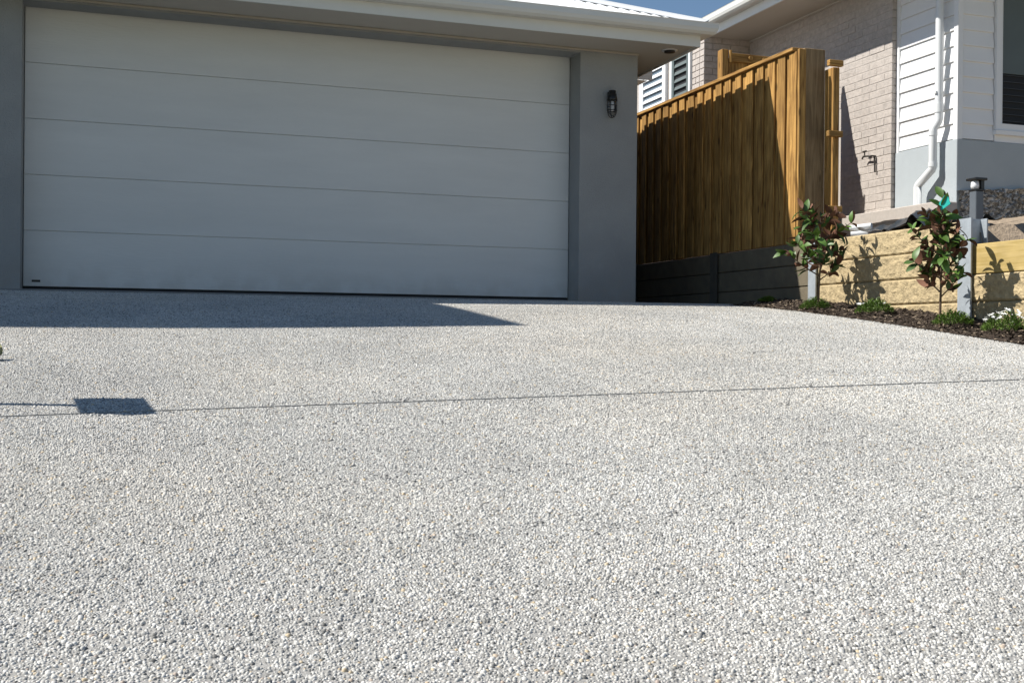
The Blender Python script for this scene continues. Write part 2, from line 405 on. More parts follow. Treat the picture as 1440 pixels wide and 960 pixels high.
a = me.attributes.new('rot', 'FLOAT_VECTOR', 'POINT'); a.data.foreach_set('vector', [c for r in rots for c in r])
a = me.attributes.new('pick', 'INT', 'POINT'); a.data.foreach_set('value', idx)
agg = bpy.data.objects.new('exposed_aggregate', me); col.objects.link(agg); agg.parent = driveway
tag(agg, label='light grey and white pebbles bedded in the driveway', kind='stuff')
me.materials.append(M['pebble'])
ng = bpy.data.node_groups.new('lay_pebbles', 'GeometryNodeTree')
ng.interface.new_socket('Geometry', in_out='INPUT', socket_type='NodeSocketGeometry'); ng.interface.new_socket('Geometry', in_out='OUTPUT', socket_type='NodeSocketGeometry')
gi = ng.nodes.new('NodeGroupInput'); go = ng.nodes.new('NodeGroupOutput'); iop = ng.nodes.new('GeometryNodeInstanceOnPoints')
ci = ng.nodes.new('GeometryNodeCollectionInfo'); ci.inputs['Collection'].default_value = tiles; ci.inputs['Separate Children'].default_value = True; ci.inputs['Reset Children'].default_value = True
def named(nm, t):
    q = ng.nodes.new('GeometryNodeInputNamedAttribute'); q.data_type = t; q.inputs['Name'].default_value = nm
    return [o for o in q.outputs if o.name == 'Attribute' and o.enabled][0]
ng.links.new(gi.outputs[0], iop.inputs['Points']); ng.links.new(ci.outputs[0], iop.inputs['Instance']); iop.inputs['Pick Instance'].default_value = True
ng.links.new(named('pick', 'INT'), iop.inputs['Instance Index']); ng.links.new(named('rot', 'FLOAT_VECTOR'), iop.inputs['Rotation'])
ng.links.new(iop.outputs[0], go.inputs[0])
agg.modifiers.new('lay', 'NODES').node_group = ng

# garage threshold
mb = MB(); mb.box(-1.2, 4.06, 9.935, 10.6, .1, .362, c=.006)
mb.build('garage_slab', M['slab'], kind='structure', label='smooth concrete threshold under the garage door')

# ------------------------------------------------------------------ garage house
WY, DY, FL = 9.95, 10.2, .362
LX, RX, PX = -.69, 4.065, 4.643          # door opening left/right, outer corner
SOF = 2.682
house = empty('garage_house', (2, 10, FL), label='grey rendered house with double garage and white metal hip roof', cat='house')
mb = MB(); mb.box(RX, PX, WY, 10.45, .2, SOF-.002); mb.build('right_wall', M['render'], house)
mb = MB(); mb.box(PX-.24, PX-.002, 10.451, 18, .1, SOF-.002); mb.build('side_wall', M['bounce_cut'], house)
mb = MB(); mb.box(-3.3, LX, WY, 10.45, -.2, SOF-.002); mb.build('left_wall', M['render'], house)
mb = MB(); mb.box(LX, RX, WY+.002, 10.17, 2.645, SOF-.002); mb.build('lintel', M['render'], house)
mb = MB(); mb.box(LX-.2, RX+.2, 10.26, 10.3, .2, 2.9); mb.build('back_panel', M['room'], house)
mb = MB(); mb.box(-3.3, PX+.018, WY-.019, WY-.001, SOF-.02, SOF-.001, c=.004); mb.box(PX+.001, PX+.019, WY-.019, 18, SOF-.0205, SOF-.0015, c=.004); mb.build('soffit_bead', M['trimdim'], house)
FY, FX, GY, GX = 9.47, 5.045, 9.35, 5.165
mb = MB(); mb.box(-3.3, FX-.018, FY+.018, WY+.5, SOF, SOF+.012); mb.box(PX-.1, FX-.018, WY+.5, 11.9, SOF, SOF+.012); mb.build('soffit', M['soffit'], house)
mb = MB(); mb.box(-3.3, FX, FY, FY+.018, SOF-.012, 2.87); mb.box(FX-.018, FX, FY+.018, 11.9, SOF-.012, 2.87); mb.build('fascia', M['fascia'], house)
def gutter_prof(o, z0, z1):          # o = outward sign profile in (offset,z); quad gutter
    return [(0, z0), (-.085, z0), (-.108, z0+.02), (-.12, z0+.05), (-.12, z1-.012), (-.124, z1), (-.114, z1), (-.112, z1-.01), (-.006, z1-.012), (0, z1-.012)]
gp = gutter_prof(-1, 2.768, 2.868)
mb = MB()
# mitred corner: front run ends on the diagonal
def gutter_run(mb, prof, corner, start_x, end_y, base_x, base_y):
    n = len(prof); vs = []
    for o, z in prof: vs.append((start_x, base_y+o, z))
    for o, z in prof: vs.append((base_x-o, base_y+o, z))
    for o, z in prof: vs.append((base_x-o, end_y, z))
    fs = [(k*n+i, k*n+(i+1) % n, (k+1)*n+(i+1) % n, (k+1)*n+i) for k in range(2) for i in range(n)]
    fs += [tuple(range(n)), tuple(range(2*n, 3*n))]
    mb.add(vs, fs)
gutter_run(mb, gp, None, -3.3, 11.95, FX+.001, FY-.001)
mb.build('gutter', M['fascia'], house)
# roof: corrugated steel with hip cap
TP = math.tan(math.radians(22.5)); EZ = 2.862
def rz(d): return EZ+d*TP
def corr(u): return .011*math.cos(2*math.pi*u/.076)
mb = MB()
dx_ = .0095; n = int((GX-.02+3.3)/dx_); E0 = GY+.03
us = [-3.3+i*dx_ for i in range(n+1)]
vs = []; 
for u in us:
    run = max(.0, min(6.6, (GX-.03)-u))          # distance up-slope until the hip line
    for fr in (0, 1): d = run*fr; vs.append((u, E0+d, rz(d)+corr(u)))
mb.add(vs, [(2*i, 2*i+2, 2*i+3, 2*i+1) for i in range(n)], 0, True)
roof = mb.build('roof', M['roofwhite'], house)
mb = MB(); vs = []; ns = int(6.5/dx_)
for i in range(ns+1):
    v = E0+i*dx_; run = min(6.6, v-E0)
    for fr in (0, 1): d = run*fr; vs.append((GX-.03-d, v, rz(d)+corr(v)))
mb.add(vs, [(2*i, 2*i+2, 2*i+3, 2*i+1) for i in range(ns)], 0, True)
mb.build('side_roof', M['roofwhite'], house)
hd = Vector((-1, 1, TP)); mb = MB(); w = .15
c0 = Vector((GX-.03, E0, EZ+.0125))
def hp(t, a): # a<0 front side, a>0 right side (offset sideways, down the slope)
    p = c0+hd*t
    return (p+Vector((-abs(a), 0, 0)) if a < 0 else p+Vector((0, abs(a), 0)) if a > 0 else p+Vector((0, 0, .022)))
prof = [-.30, -.285, -.05, 0, .05, .285, .30]
vs = []
for t in (.03, 6.4):
    for a_ in prof:
        p = hp(t, a_)
        vs.append(p)
mb.add(vs, [(i, i+1, 8+i, 7+i) for i in range(6)], 0, True)
o = mb.build('hip_cap', M['roofwhite'], roof)
# rear step of the eave seen past the corner
mb = MB(); mb.box(PX+.002, 5.93, 12.3, 12.33, 3.03, 3.16); mb.box(PX+.002, 5.88, 12.34, 12.9, 3.02, 3.028); mb.build('rear_fascia', M['soffit'], house)
mb = MB(); mb.tube([(5.70, 12.24, 3.20), (5.70, 12.24, 3.135)], .045); mb.build('rear_downpipe', M['white'], house)
# two-storey wing left of the frame, whose eave shades the driveway
WX = 2.495-(5.6-.085)/1.1; WF = 6.937+.31/1.1*(5.6-.085)
mb = MB(); mb.box(-10, WX-.62, WF+.62, 18, -1.2, 5.38); mb.build('wing_wall', M['render'], house)
mb = MB(); mb.box(-10.6, WX, WF, 18.6, 5.40, 5.6); mb.build('wing_eave', M['fascia'], house)
mb = MB(); mb.add([(-10.5, WF+.1, 5.59), (WX-.1, WF+.1, 5.59), (WX-.1, 18.5, 5.59), (-10.5, 18.5, 5.59), (-6.6, WF+3.9, 7.1), (-6.6, 15, 7.1)], [(0, 1, 4), (1, 2, 5, 4), (2, 3, 5), (3, 0, 4, 5), (0, 3, 2, 1)]); mb.build('wing_roof', M['roofwhite'], house)

# ------------------------------------------------------------------ garage door
door = empty('garage_door', (1.7, DY, FL), label='wide pale grey sectional garage door with five flat horizontal panels', cat='garage door')
PH = (2.66-.392)/5
for i in range(5):
    z0 = .392+i*PH
    mb = MB(); mb.box(LX+.006, RX-.006, DY, DY+.04, z0+.0015, z0+PH-.0015, c=.0025); mb.build('panel', M['door'], door)
mb = MB(); mb.box(LX+.004, RX-.004, DY+.012, DY+.030, .394, 2.655); mb.build('panel_backing', M['door'], door)
mb = MB(); mb.box(LX+.006, RX-.006, DY+.004, DY+.035, FL+.002, .389); mb.build('bottom_seal', M['rubber'], door)
mb = MB(); mb.box(LX+.07, LX+.135, DY-.003, DY-.0005, .428, .446); mb.build('maker_plate', M['black'], door, label='small dark plate low on the door')

# ------------------------------------------------------------------ wall lamp
lx, lz = 4.36, 2.305
lamp = empty('wall_lamp', (lx, WY, lz-.13), label='black caged bulkhead lamp on the grey garage pier', cat='wall lamp')
ly = WY-.062
mb = MB(); mb.box(lx-.024, lx+.024, WY-.014, WY-.001, lz-.085, lz-.005, c=.004); mb.tube([(lx, WY-.015, lz-.06), (lx, ly, lz-.06)], .018); mb.build('mount', M['black'], lamp)
mb = MB(); mb.lathe([(0, 0), (.03, 0), (.034, -.006), (.034, -.03), (.04, -.034), (.047, -.075), (.05, -.09), (.046, -.095), (0, -.095)], (lx, ly, lz), 20); mb.build('cap', M['black'], lamp)
mb = MB(); mb.lathe([(.036, -.095), (.037, -.18), (.03, -.215), (.016, -.232), (0, -.236)], (lx, ly, lz), 18); mb.build('glass', M['lampglass'], lamp)
mb = MB(); mb.lathe([(0, -.096), (.012, -.1), (.014, -.13), (.017, -.16), (.012, -.185), (0, -.192)], (lx, ly, lz), 12); mb.build('bulb', M['bulb'], lamp)
mb = MB()
for k in range(4):
    a = math.pi/4*(2*k+1); d = Vector((math.cos(a), math.sin(a), 0))
    mb.tube([Vector((lx, ly, lz))+d*r_+Vector((0, 0, h)) for r_, h in ((.045, -.09), (.045, -.18), (.038, -.22), (.02, -.246), (0, -.25))], .0042, 6)
for h, rr in ((-.14, .045), (-.185, .045)):
    mb.tube([(lx+rr*math.cos(q*math.pi/8), ly+rr*math.sin(q*math.pi/8), lz+h) for q in range(17)], .004, 6)
mb.build('cage', M['black'], lamp)

# soffit downlight
dl = empty('soffit_downlight', (4.86, 9.72, SOF), label='round dark downlight set in the soffit corner', cat='downlight')
mb = MB(); mb.lathe([(.05, -.001), (.074, -.001), (.075, -.004), (.062, -.007), (.051, -.006)], (4.86, 9.72, SOF), 24); mb.build('trim_ring', M['white'], dl)
mb = MB(); mb.lathe([(0, -.004), (.05, -.004), (.05, -.022), (.03, -.025), (0, -.025)], (4.86, 9.72, SOF), 24); mb.build('lamp_barrel', M['black'], dl)

# ------------------------------------------------------------------ retaining wall
FXW = 5.6
def rough_face(y0, y1, z0, z1, seed, amp=.011):
    """sleeper with a rock-split front face towards -X"""
    mb = MB(); ny, nz = max(8, int((y1-y0)/.013)), 15
    vs = []
    for j in range(nz+1):
        for i in range(ny+1):
            y = y0+(y1-y0)*i/ny; z = z0+(z1-z0)*j/nz
            ed = min(1, .35+min(z-z0, z1-z)/.016, .3+min(y-y0, y1-y)/.02)
            mid = min(1, abs((y-y0)/(y1-y0)-.47)/.012)
            q = noise.fractal(Vector((y*17+seed*7.3, z*22, seed*3.1)), .6, 2.2, 5)
            d = .008+amp*(.55+.6*q)
            vs.append((FXW-(d*ed*(.55+.45*mid)) + (1-ed)*.004, y, z))
    mb.add(vs, [(j*(ny+1)+i, j*(ny+1)+i+1, (j+1)*(ny+1)+i+1, (j+1)*(ny+1)+i) for j in range(nz) for i in range(ny)], 0, False)
    mb.box(FXW+.0045, FXW+.08, y0, y1, z0, z1)
    return mb
rw = empty('retaining_wall', (FXW, 7.5, .1), label='sandstone-coloured rock-face sleeper retaining wall with steel posts', cat='retaining wall')
posts = [13.83, 11.98, 10.13, 8.43, 6.58, 4.73]
bases = [-.095, .095, .285, .475, .66]
SH = .1865
for s_ in range(5):
    ya, yb = posts[s_+1]+.012, posts[s_]-.012
    tops = 5 if s_ < 4 else 3
    for k in range(tops):
        z0 = .095+(k-1)*.1885
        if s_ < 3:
            mb = MB(); mb.box(FXW-.006, FXW+.08, ya, yb, z0+.002, z0+.1855, c=.007); mb.build('sleeper', M['plain'], rw, label='plain concrete sleeper under the fence, its colour darkened for shade')
        else: rough_face(ya, yb, z0+.002, z0+.1865, s_*7+k).build('sleeper', M['stone'], rw)
    if s_ == 4:
        mb = MB(); mb.box(FXW-.004, FXW+.07, ya, yb, .474, .68, c=.006); mb.build('timber_sleeper', M['sleeper'], rw, label='smooth yellow timber sleeper on top of the wall')
for i, y in enumerate(posts):
    top = .86 if y > 5 else .69
    w_ = .065 if i != 3 else .055
    mb = MB(); mb.box(FXW-.042, FXW-.030, y-w_, y+w_, -.2, top); mb.box(FXW-.030, FXW+.09, y-.005, y+.005, -.2, top); mb.box(FXW+.09, FXW+.1, y-w_, y+w_, -.2, top)
    mb.build('post', M['galv'] if i >= 3 else M['shadepost'], rw)

# ------------------------------------------------------------------ paling fence on top of it
FB, FT = .852, 2.525
fence = empty('paling_fence', (FXW, 10, FB), label='lapped and capped orange pine paling fence above the retaining wall', cat='fence')
def paling(w, t, h, kk):
    mb = MB(); mb.box(0, t, -w/2, w/2, 0, h, c=.0025); return mb.mesh('paling_board', M['pine'])
fr = [paling(.118, .016, FT-FB-.01, 0), paling(.112, .016, FT-FB-.004, 1)]; bk = [paling(.15, .016, FT-FB-.006, 2)]
y = 8.80; i = 0
while y < 13.6:
    link_child(fr[i % 2], 'paling', fence, (FXW+rnd.uniform(-.003, .002), y+rnd.uniform(-.012, .012), FB+.004), (rnd.uniform(-.006, .006), 0, rnd.uniform(-.045, .045)))
    if i or 1: link_child(bk[0], 'paling', fence, (FXW+.019+rnd.uniform(0, .003), y+.095+rnd.uniform(-.006, .006), FB+.003), (rnd.uniform(-.003, .003), 0, rnd.uniform(-.015, .015)))
    y += .19; i += 1
mb = MB(); mb.box(FXW-.022, FXW+.10, 8.79, 13.7, FT+.002, FT+.035, c=.004); mb.build('cap_rail', M['pine_y'], fence)
for z in (1.05, 1.7, 2.35):
    mb = MB(); mb.box(FXW+.042, FXW+.085, 8.825, 13.6, z, z+.075, c=.003); mb.build('rail', M['pine_y'], fence)
for y in (11.2, 13.3):
    mb = MB(); mb.box(FXW+.09, FXW+.19, y-.05, y+.05, .5, 2.5, c=.004); mb.build('fence_post', M['pine'], fence)
mb = MB(); mb.box(FXW+.066, FXW+.276, 8.735, 8.815, .6, 2.55, c=.005); mb.build('end_post', M['post'], fence)
mb = MB(); mb.box(FXW-.004, FXW+.064, 8.705, 8.735, FB, 2.53, c=.003); mb.build('end_paling', M['pine'], fence)
mb = MB(); mb.box(5.868, 5.932, 8.60, 8.731, .9, 2.37, c=.004); mb.build('latch_post', M['pine'], fence)
for z in (2.372, 1.765, 1.12):
    mb = MB(); mb.box(5.80, 5.94, 8.555, 8.598, z, z+.05, c=.003); mb.build('cleat', M['pine_x'], fence)

# neighbour's return fence behind
gate = empty('return_fence', (6.4, 10.45, 1.1), label='short timber return fence behind the paling fence, meeting the brick wall', cat='fence')
mb = MB(); mb.box(5.80, 5.87, 10.42, 10.52, 1.1, 2.945, c=.004); mb.build('return_post', M['pine'], gate)
mb = MB(); mb.box(5.90, 6.98, 10.425, 10.468, 2.83, 2.915, c=.004); mb.build('top_rail', M['pine_x'], gate)
mb = MB(); mb.box(5.874, 5.897, 10.395, 10.418, 2.81, 2.935, c=.003); mb.build('hinge_block', M['pine'], gate)
x = 5.955
while x < 6.98:
    mb = MB(); mb.box(x-.052, x+.052, 10.471, 10.487, 1.15, 2.875+rnd.uniform(-.02, .02), c=.003); mb.build('paling', M['pine'], gate); x += .107
for x in (6.12, 6.28):
    mb = MB(); mb.tube([(x, 10.424, 2.875), (x, 10.405, 2.875)], .022, 10); mb.build('bolt_head', M['pine'], gate)

# ------------------------------------------------------------------ neighbour's house
BX, WBX, BYN, BYF, CYF = 7.2, 7.262, 9.572, 12.261, 8.703
SZ = .498*BX
nh = empty('neighbour_house', (8, 11, 1.1), label='neighbouring house of pale brick and white weatherboards', cat='house')
core = MB(); core.box(BX+.0035, 9.9, BYN+.008, 16, .6, 4.1); core = core.build('brick_wall', M['mortar'], nh)
def brick_mesh(a, b, c):
    mb = MB(); mb.box(-a/2, a/2, -b/2, b/2, -c/2, c/2, c=.0025); return mb.mesh('brick', M['brick'])
bl = brick_mesh(.10, .232, .066); bh = brick_mesh(.10, .112, .066); bw = brick_mesh(.230, .10, .076)
z = 1.18+.037; course = 0; cnt = 0
while z < SZ:
    y = BYN+.001+(.12 if course % 2 else 0); first = True
    if course % 2: link_child(bh, 'brick', core, (BX+.05+rnd.uniform(-.0015, .0015), BYN+.056, z)); cnt += 1
    while y+.115 < BYF+.1:
        yc = y+.116
        # stop where the fence hides the wall completely
        if not (z < 2.45 and yc > 10.4) :
            link_child(bl, 'brick', core, (BX+.05+rnd.uniform(-.002, .002), yc, z+rnd.uniform(-.0008, .0008))); cnt += 1
        y += .24
    z += .074; course += 1
# return wall (facing the street) and the wing wall further back: bricks joined, only a strip shows over the fence
mb = MB(); mb.box(6.59, BX+.3, BYF+.011, 16, .8, SZ-.003); mb.build('rear_wing_wall', M['mortar'], nh)
mb = MB(); z = 2.4+.043; c_ = 0
while z < SZ-.03:
    x = 6.580+(.0 if c_ % 2 else -.0); x0 = x
    off = 0 if c_ % 2 else .12
    if off: mb.box(x, x+.11, BYF, BYF+.1, z-.033, z+.033, c=.003); mb.box(6.5805, 6.665, BYF+.102+.008, BYF+.33, z-.033, z+.033, c=.003)
    else: mb.box(6.5805, 6.665, BYF+.11, BYF+.20, z-.033, z+.033, c=.003); mb.box(6.5805, 6.665, BYF+.21, BYF+.33, z-.033, z+.033, c=.003)
    xx = x+off
    while xx < BX: mb.box(xx, min(xx+.23, BX+.004), BYF, BYF+.1, z-.033, z+.033, c=.003); xx += .24
    z += .074; c_ += 1
mb.build('rear_bricks', M['brick'], nh, kind='stuff')
# weatherboard corner
mb = MB(); mb.box(WBX+.02, 7.668, CYF+.02, BYN+.006, .7, 4.1); mb.box(9.152, 11.5, CYF+.02, BYN+.006, .7, 4.1); mb.box(7.668, 9.152, CYF+.02, BYN+.006, 3.562, 4.1); mb.build('corner_core', M['white'], nh)
mb = MB(); mb.box(7.668, 9.152, CYF+.2, BYN+.005, 1.86, 3.56); mb.build('dark_room', M['room'], nh)
mb = MB(); mb.box(7.668, 9.15, CYF-.012, CYF+.018, 1.856, 1.962); mb.build('apron_board', M['white'], nh)
mb = MB(); mb.box(9.152, 11.5, CYF-.004, CYF+.018, 1.86, 4.1); mb.build('right_wall', M['white'], nh)
BS = .142
def board_side(z):
    mb = MB(); mb.prism([(WBX+.018, z), (WBX-.006, z), (WBX-.006, z+.012), (WBX+.010, z+BS+.004), (WBX+.018, z+BS+.004)], 'y', CYF+.046, BYN-.046); return mb
def board_front(z, x0, x1):
    mb = MB(); mb.prism([(CYF+.018, z), (CYF-.006, z), (CYF-.006, z+.012), (CYF+.010, z+BS+.004), (CYF+.018, z+BS+.004)], 'x', x0, x1); return mb
k = 0; z = 1.865
while z < 3.8:
    board_side(z).build('weatherboard', M['white'], nh); board_front(z, WBX+.046, 7.66).build('weatherboard', M['white'], nh); z += BS; k += 1
mb = MB(); mb.prism([(WBX-.014, CYF-.014), (WBX+.042, CYF-.014), (WBX+.042, CYF+.016), (WBX+.016, CYF+.016), (WBX+.016, CYF+.042), (WBX-.014, CYF+.042)], 'z', 1.855, 3.9); mb.build('corner_trim', M['white'], nh)
mb = MB(); mb.box(WBX-.012, WBX+.016, BYN-.044, BYN-.002, 1.855, 3.8); mb.build('end_trim', M['white'], nh)
mb = MB(); mb.box(WBX-.02, 11, CYF-.02, BYN-.003, .8, 1.853, c=.004); mb.build('rendered_base', M['base_render'], nh)
# rough footing under the front
mb = MB(); xs = np.linspace(WBX-.02, 10.5, 130); zs = np.linspace(.78, 1.5, 32); vs = []
for zz in zs:
    for x in xs:
        top = 1.385+.05*min(1, (x-WBX)/.7)+.012*noise.noise(Vector((x*9, 3, 1)))
        z = min(zz, top) if zz < 1.499 else top
        d = .05*noise.fractal(Vector((x*22, z*22, 5)), 1, 2, 3)
        vs.append((x, CYF-.06-(d if zz < 1.499 else -.05), z))
nx = len(xs); mb.add(vs, [(j*nx+i, j*nx+i+1, (j+1)*nx+i+1, (j+1)*nx+i) for j in range(len(zs)-1) for i in range(nx-1)])
mb.build('footing', M['footing'], nh)
# eaves
GXf = .9197*BX
mb = MB(); mb.box(GXf+.018, BX+.2, 8.07, BYF+.3, SZ, SZ+.012); mb.box(BX+.2, 11, 8.07, CYF+.1, SZ, SZ+.012); mb.build('soffit', M['soffit'], nh)
mb = MB(); mb.box(BX-.02, BX-.001, BYN, BYF-.001, SZ-.022, SZ-.001); mb.build('soffit_bead', M['soffit'], nh)
mb = MB(); mb.box(GXf, GXf+.018, 8.05, 15, SZ-.012, SZ+.19); mb.box(GXf+.018, 11, 8.05, 8.068, SZ-.012, SZ+.19); mb.build('fascia', M['fascia'], nh)
gp2 = [(o_, z_-2.768+SZ+.086) for o_, z_ in gp]
mb = MB(); mb.prism([(GXf-.001+o_, z_) for o_, z_ in gp2], 'y', 8.05, 15); mb.build('gutter', M['fascia'], nh)
mb = MB(); e0 = GXf-.1; mb.add([(e0, 7.95, SZ+.205), (e0, 15, SZ+.205), (e0+3, 15, SZ+1.4), (e0+3, 7.95, SZ+1.4), (e0, 7.95, SZ+.19), (e0, 15, SZ+.19)], [(0, 1, 2, 3), (0, 4, 5, 1)]); mb.build('roof', M['roofdark'], nh)
# downpipe
mb = MB(); DXp = 7.19
# straight lengths joined by short bends, as sold in lengths
yA, yB, yC = 8.868, 8.905, 9.09
mb.tube([(DXp, yA, 3.72), (DXp, yA, 2.06), (DXp-.004, yA+.004, 2.04), (DXp-.03, yB-.004, 1.975), (DXp-.034, yB, 1.955), (DXp-.034, yB, 1.62), (DXp-.036, yB+.006, 1.602), (DXp-.052, yC-.008, 1.478), (DXp-.054, yC, 1.46), (DXp-.054, yC, 1.0)], .037, 16)
mb.tube([(DXp, yA, 2.20), (DXp, yA, 2.12)], .042, 16); mb.tube([(DXp-.034, yB, 1.955), (DXp-.034, yB, 1.91)], .041, 16); mb.tube([(DXp-.034, yB, 1.665), (DXp-.034, yB, 1.622)], .041, 16)
dp = mb.build('downpipe', M['pipe'], nh)
for z in (3.07, 2.19):
    mb = MB(); mb.box(DXp-.05, WBX-.007, 8.853, 8.883, z+.1, z+.125); mb.build('bracket', M['pipe'], dp)
# front window
win = MB(); x0 = 7.67; z0, z1 = 1.905, 3.5
win.box(x0, x0+.05, CYF-.03, CYF+.06, z0+.06, z1); win.box(x0, 9.1, CYF-.03, CYF+.06, z1, z1+.06); win.box(x0+.0505, 9.1, CYF-.028, CYF+.058, z0+.06, z0+.12); win.box(9.1, 9.15, CYF-.03, CYF+.06, z0, z1)
win.box(x0+.052, x0+.09, CYF-.005, CYF+.04, z0+.121, z1-.001)
win = win.build('window', M['white'], nh)
mb = MB(); mb.box(x0-.01, 9.15, CYF-.045, CYF+.03, z0+.015, z0+.055); mb.build('sill', M['white'], win)
mb = MB(); mb.box(x0+.091, 9.1, CYF+.03, CYF+.034, z0+.121, z1-.001); mb.build('pane', M['room'], win)
for k in range(10):
    z = z0+.155+k*.0605
    mb = MB(); mb.box(x0+.092, 9.09, CYF+.018, CYF+.028, z, z+.006); mb.build('blade', M['bladedark'], win)
mb = MB(); mb.box(x0+.0915, 9.095, CYF+.012, CYF+.029, 2.50, z1-.002); mb.build('upper_sash_screen', M['blind'], win)
# shuttered windows on the rear wing
def louvre(y0, y1, z0, z1, name, mblade, lit):
    w_ = MB(); X = 6.580
    w_.box(X-.03, X+.02, y0-.04, y0, z0, z1); w_.box(X-.03, X+.02, y1, y1+.05, z0, z1); w_.box(X-.03, X+.02, y0, y1, z1, z1+.05)
    w_.box(X-.029, X+.019, y0, y1, z0-.05, z0)
    w = w_.build('shutter_window', M['shutter'], nh)
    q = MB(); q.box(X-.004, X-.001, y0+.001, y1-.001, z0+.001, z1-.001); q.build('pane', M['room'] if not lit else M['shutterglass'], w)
    n = int((z1-z0)/.085)
    for k in range(n):
        z = z0+(k+.5)*(z1-z0)/n
        q = MB(); q.prism([(X-.026, z-.028), (X-.020, z-.030), (X-.006, z+.014), (X-.012, z+.016)], 'y', y0+.06, y1-.06); q.build('blade', mblade, w)
    for yy_ in (y0+.004, y1-.056):
        q = MB(); q.box(X-.027, X-.005, yy_, yy_+.052, z0+.002, z1-.002); q.build('stile', mblade, w)
louvre(12.60, 13.045, 2.70, 3.53, 'w1', M['blind'], False)
louvre(13.256, 13.934, 2.60, 3.53, 'w2', M['shutter'], True)

# garden tap on the brick wall
tap = empty('garden_tap', (BX, 9.85, 1.8), label='small dark garden tap and pipe on the sunlit brick wall', cat='tap')
mb = MB(); mb.tube([(BX-.002, 9.815, 1.858), (BX-.045, 9.815, 1.858), (BX-.055, 9.836, 1.860), (BX-.055, 9.942, 1.869), (BX-.055, 9.963, 1.848)], .009, 10); mb.build('spout', M['brass'], tap)
mb = MB(); mb.tube([(BX-.055, 9.921, 1.869), (BX-.055, 9.923, 1.916)], .007, 8); mb.tube([(BX-.055, 9.894, 1.919), (BX-.055, 9.953, 1.919)], .007, 8); mb.build('handle', M['brass'], tap)
mb = MB(); mb.tube([(BX-.02, 9.810, 1.853), (BX-.02, 9.799, 1.694)], .009, 10); mb.build('riser_pipe', M['brass'], tap)

# ------------------------------------------------------------------ soil behind the wall
def soil_z(x, y):
    edge = .815 if y > 6.58 else .655
    far = 1.16 if y > 8.9 else 1.05 if y < 8.5 else 1.05+.11*(y-8.5)/.4
    t = max(0, min(1, (x-5.68)/(1.4 if y > 8.2 else 1.6))); t = t*t*(3-2*t)
    return edge+(far-edge)*t+.018*noise.fractal(Vector((x*5, y*5, 2)), 1, 2, 4)*min(1, (x-5.6)*8)
xs = [5.682]+list(np.linspace(5.72, 7.6, 40))+[8, 9, 11, 14]; ys = list(np.linspace(3.0, 10.5, 120))+[12, 14, 17]
sheet('garden_terrace', xs, ys, soil_z, M['soil'], kind='structure', label='bare brown soil terrace behind the retaining wall')
mb = MB(); mb.box(6.98, 7.185, 8.6, 10.5, 1.0, 1.27, c=.008); mb.build('concrete_edge', M['mortar'], kind='structure', label='narrow concrete edge strip along the brick wall')

# crumpled black plastic and pipe offcuts
mb = MB(); vs = []; nx_, ny_ = 16, 26
for j in range(ny_+1):
    for i in range(nx_+1):
        x = 5.74+.62*i/nx_; y = 7.05+1.0*j/ny_
        h = .07+.08*noise.fractal(Vector((x*5, y*4.4, 9)), 1, 2, 3)+.11*math.exp(-((y-7.5)/.25)**2-((x-5.95)/.25)**2)
        vs.append((x+.03*noise.noise(Vector((x*6, y*6, 1))), y+.04*noise.noise(Vector((x*6, y*6, 4))), soil_z(x, y)+max(.006, h)))
mb.add(vs, [(j*(nx_+1)+i, j*(nx_+1)+i+1, (j+1)*(nx_+1)+i+1, (j+1)*(nx_+1)+i) for j in range(ny_) for i in range(nx_)], 0, True)
mb.build('plastic_sheet', M['plastic'], label='crumpled black plastic sheet on the soil behind the wall', cat='plastic sheet')
for k, (x, y, z, L_) in enumerate([(5.80, 8.16, .0, .11), (5.78, 8.20, .055, .09), (5.80, 8.24, .11, .15)]):
    mb = MB(); zb = soil_z(x, y)+.02+z
    mb.tube([(x, y, zb), (x+.1, y-L_, zb+.012)], .024, 12)
    mb.build('pipe_offcut', M['pipe'], group='white pipe offcuts', cat='pipe', label=['white pipe offcut at the bottom of the pile beside the left shrub', 'white pipe offcut in the middle of the pile beside the left shrub', 'white pipe offcut on top of the pile beside the left shrub'][k])

# bollard light
bo = empty('bollard_light', (5.76, 6.70, .69), label='slim dark grey bollard light beside the steel wall post', cat='bollard light')
bx_, by_ = 5.76, 6.70
mb = MB(); mb.box(bx_-.034, bx_+.034, by_-.034, by_+.034, .60, 1.07, c=.004); mb.build('post', M['bollard'], bo)
mb = MB(); mb.box(bx_-.038, bx_+.038, by_-.038, by_+.038, 1.071, 1.085, c=.003); mb.box(bx_-.052, bx_+.052, by_-.052, by_+.052, 1.145, 1.163, c=.004); mb.box(bx_+.01, bx_+.036, by_-.036, by_+.036, 1.085, 1.146); mb.build('head', M['black'], bo)
mb = MB(); mb.lathe([(0, 0), (.026, 0), (.03, .02), (.026, .055), (0, .058)], (bx_-.014, by_, 1.086), 14); mb.build('lens', M['bulb'], bo)
mb = MB(); mb.box(bx_+.04, bx_+.075, by_-.05, by_+.03, .66, .84, c=.004); mb.build('junction_box', M['galv'], bo)

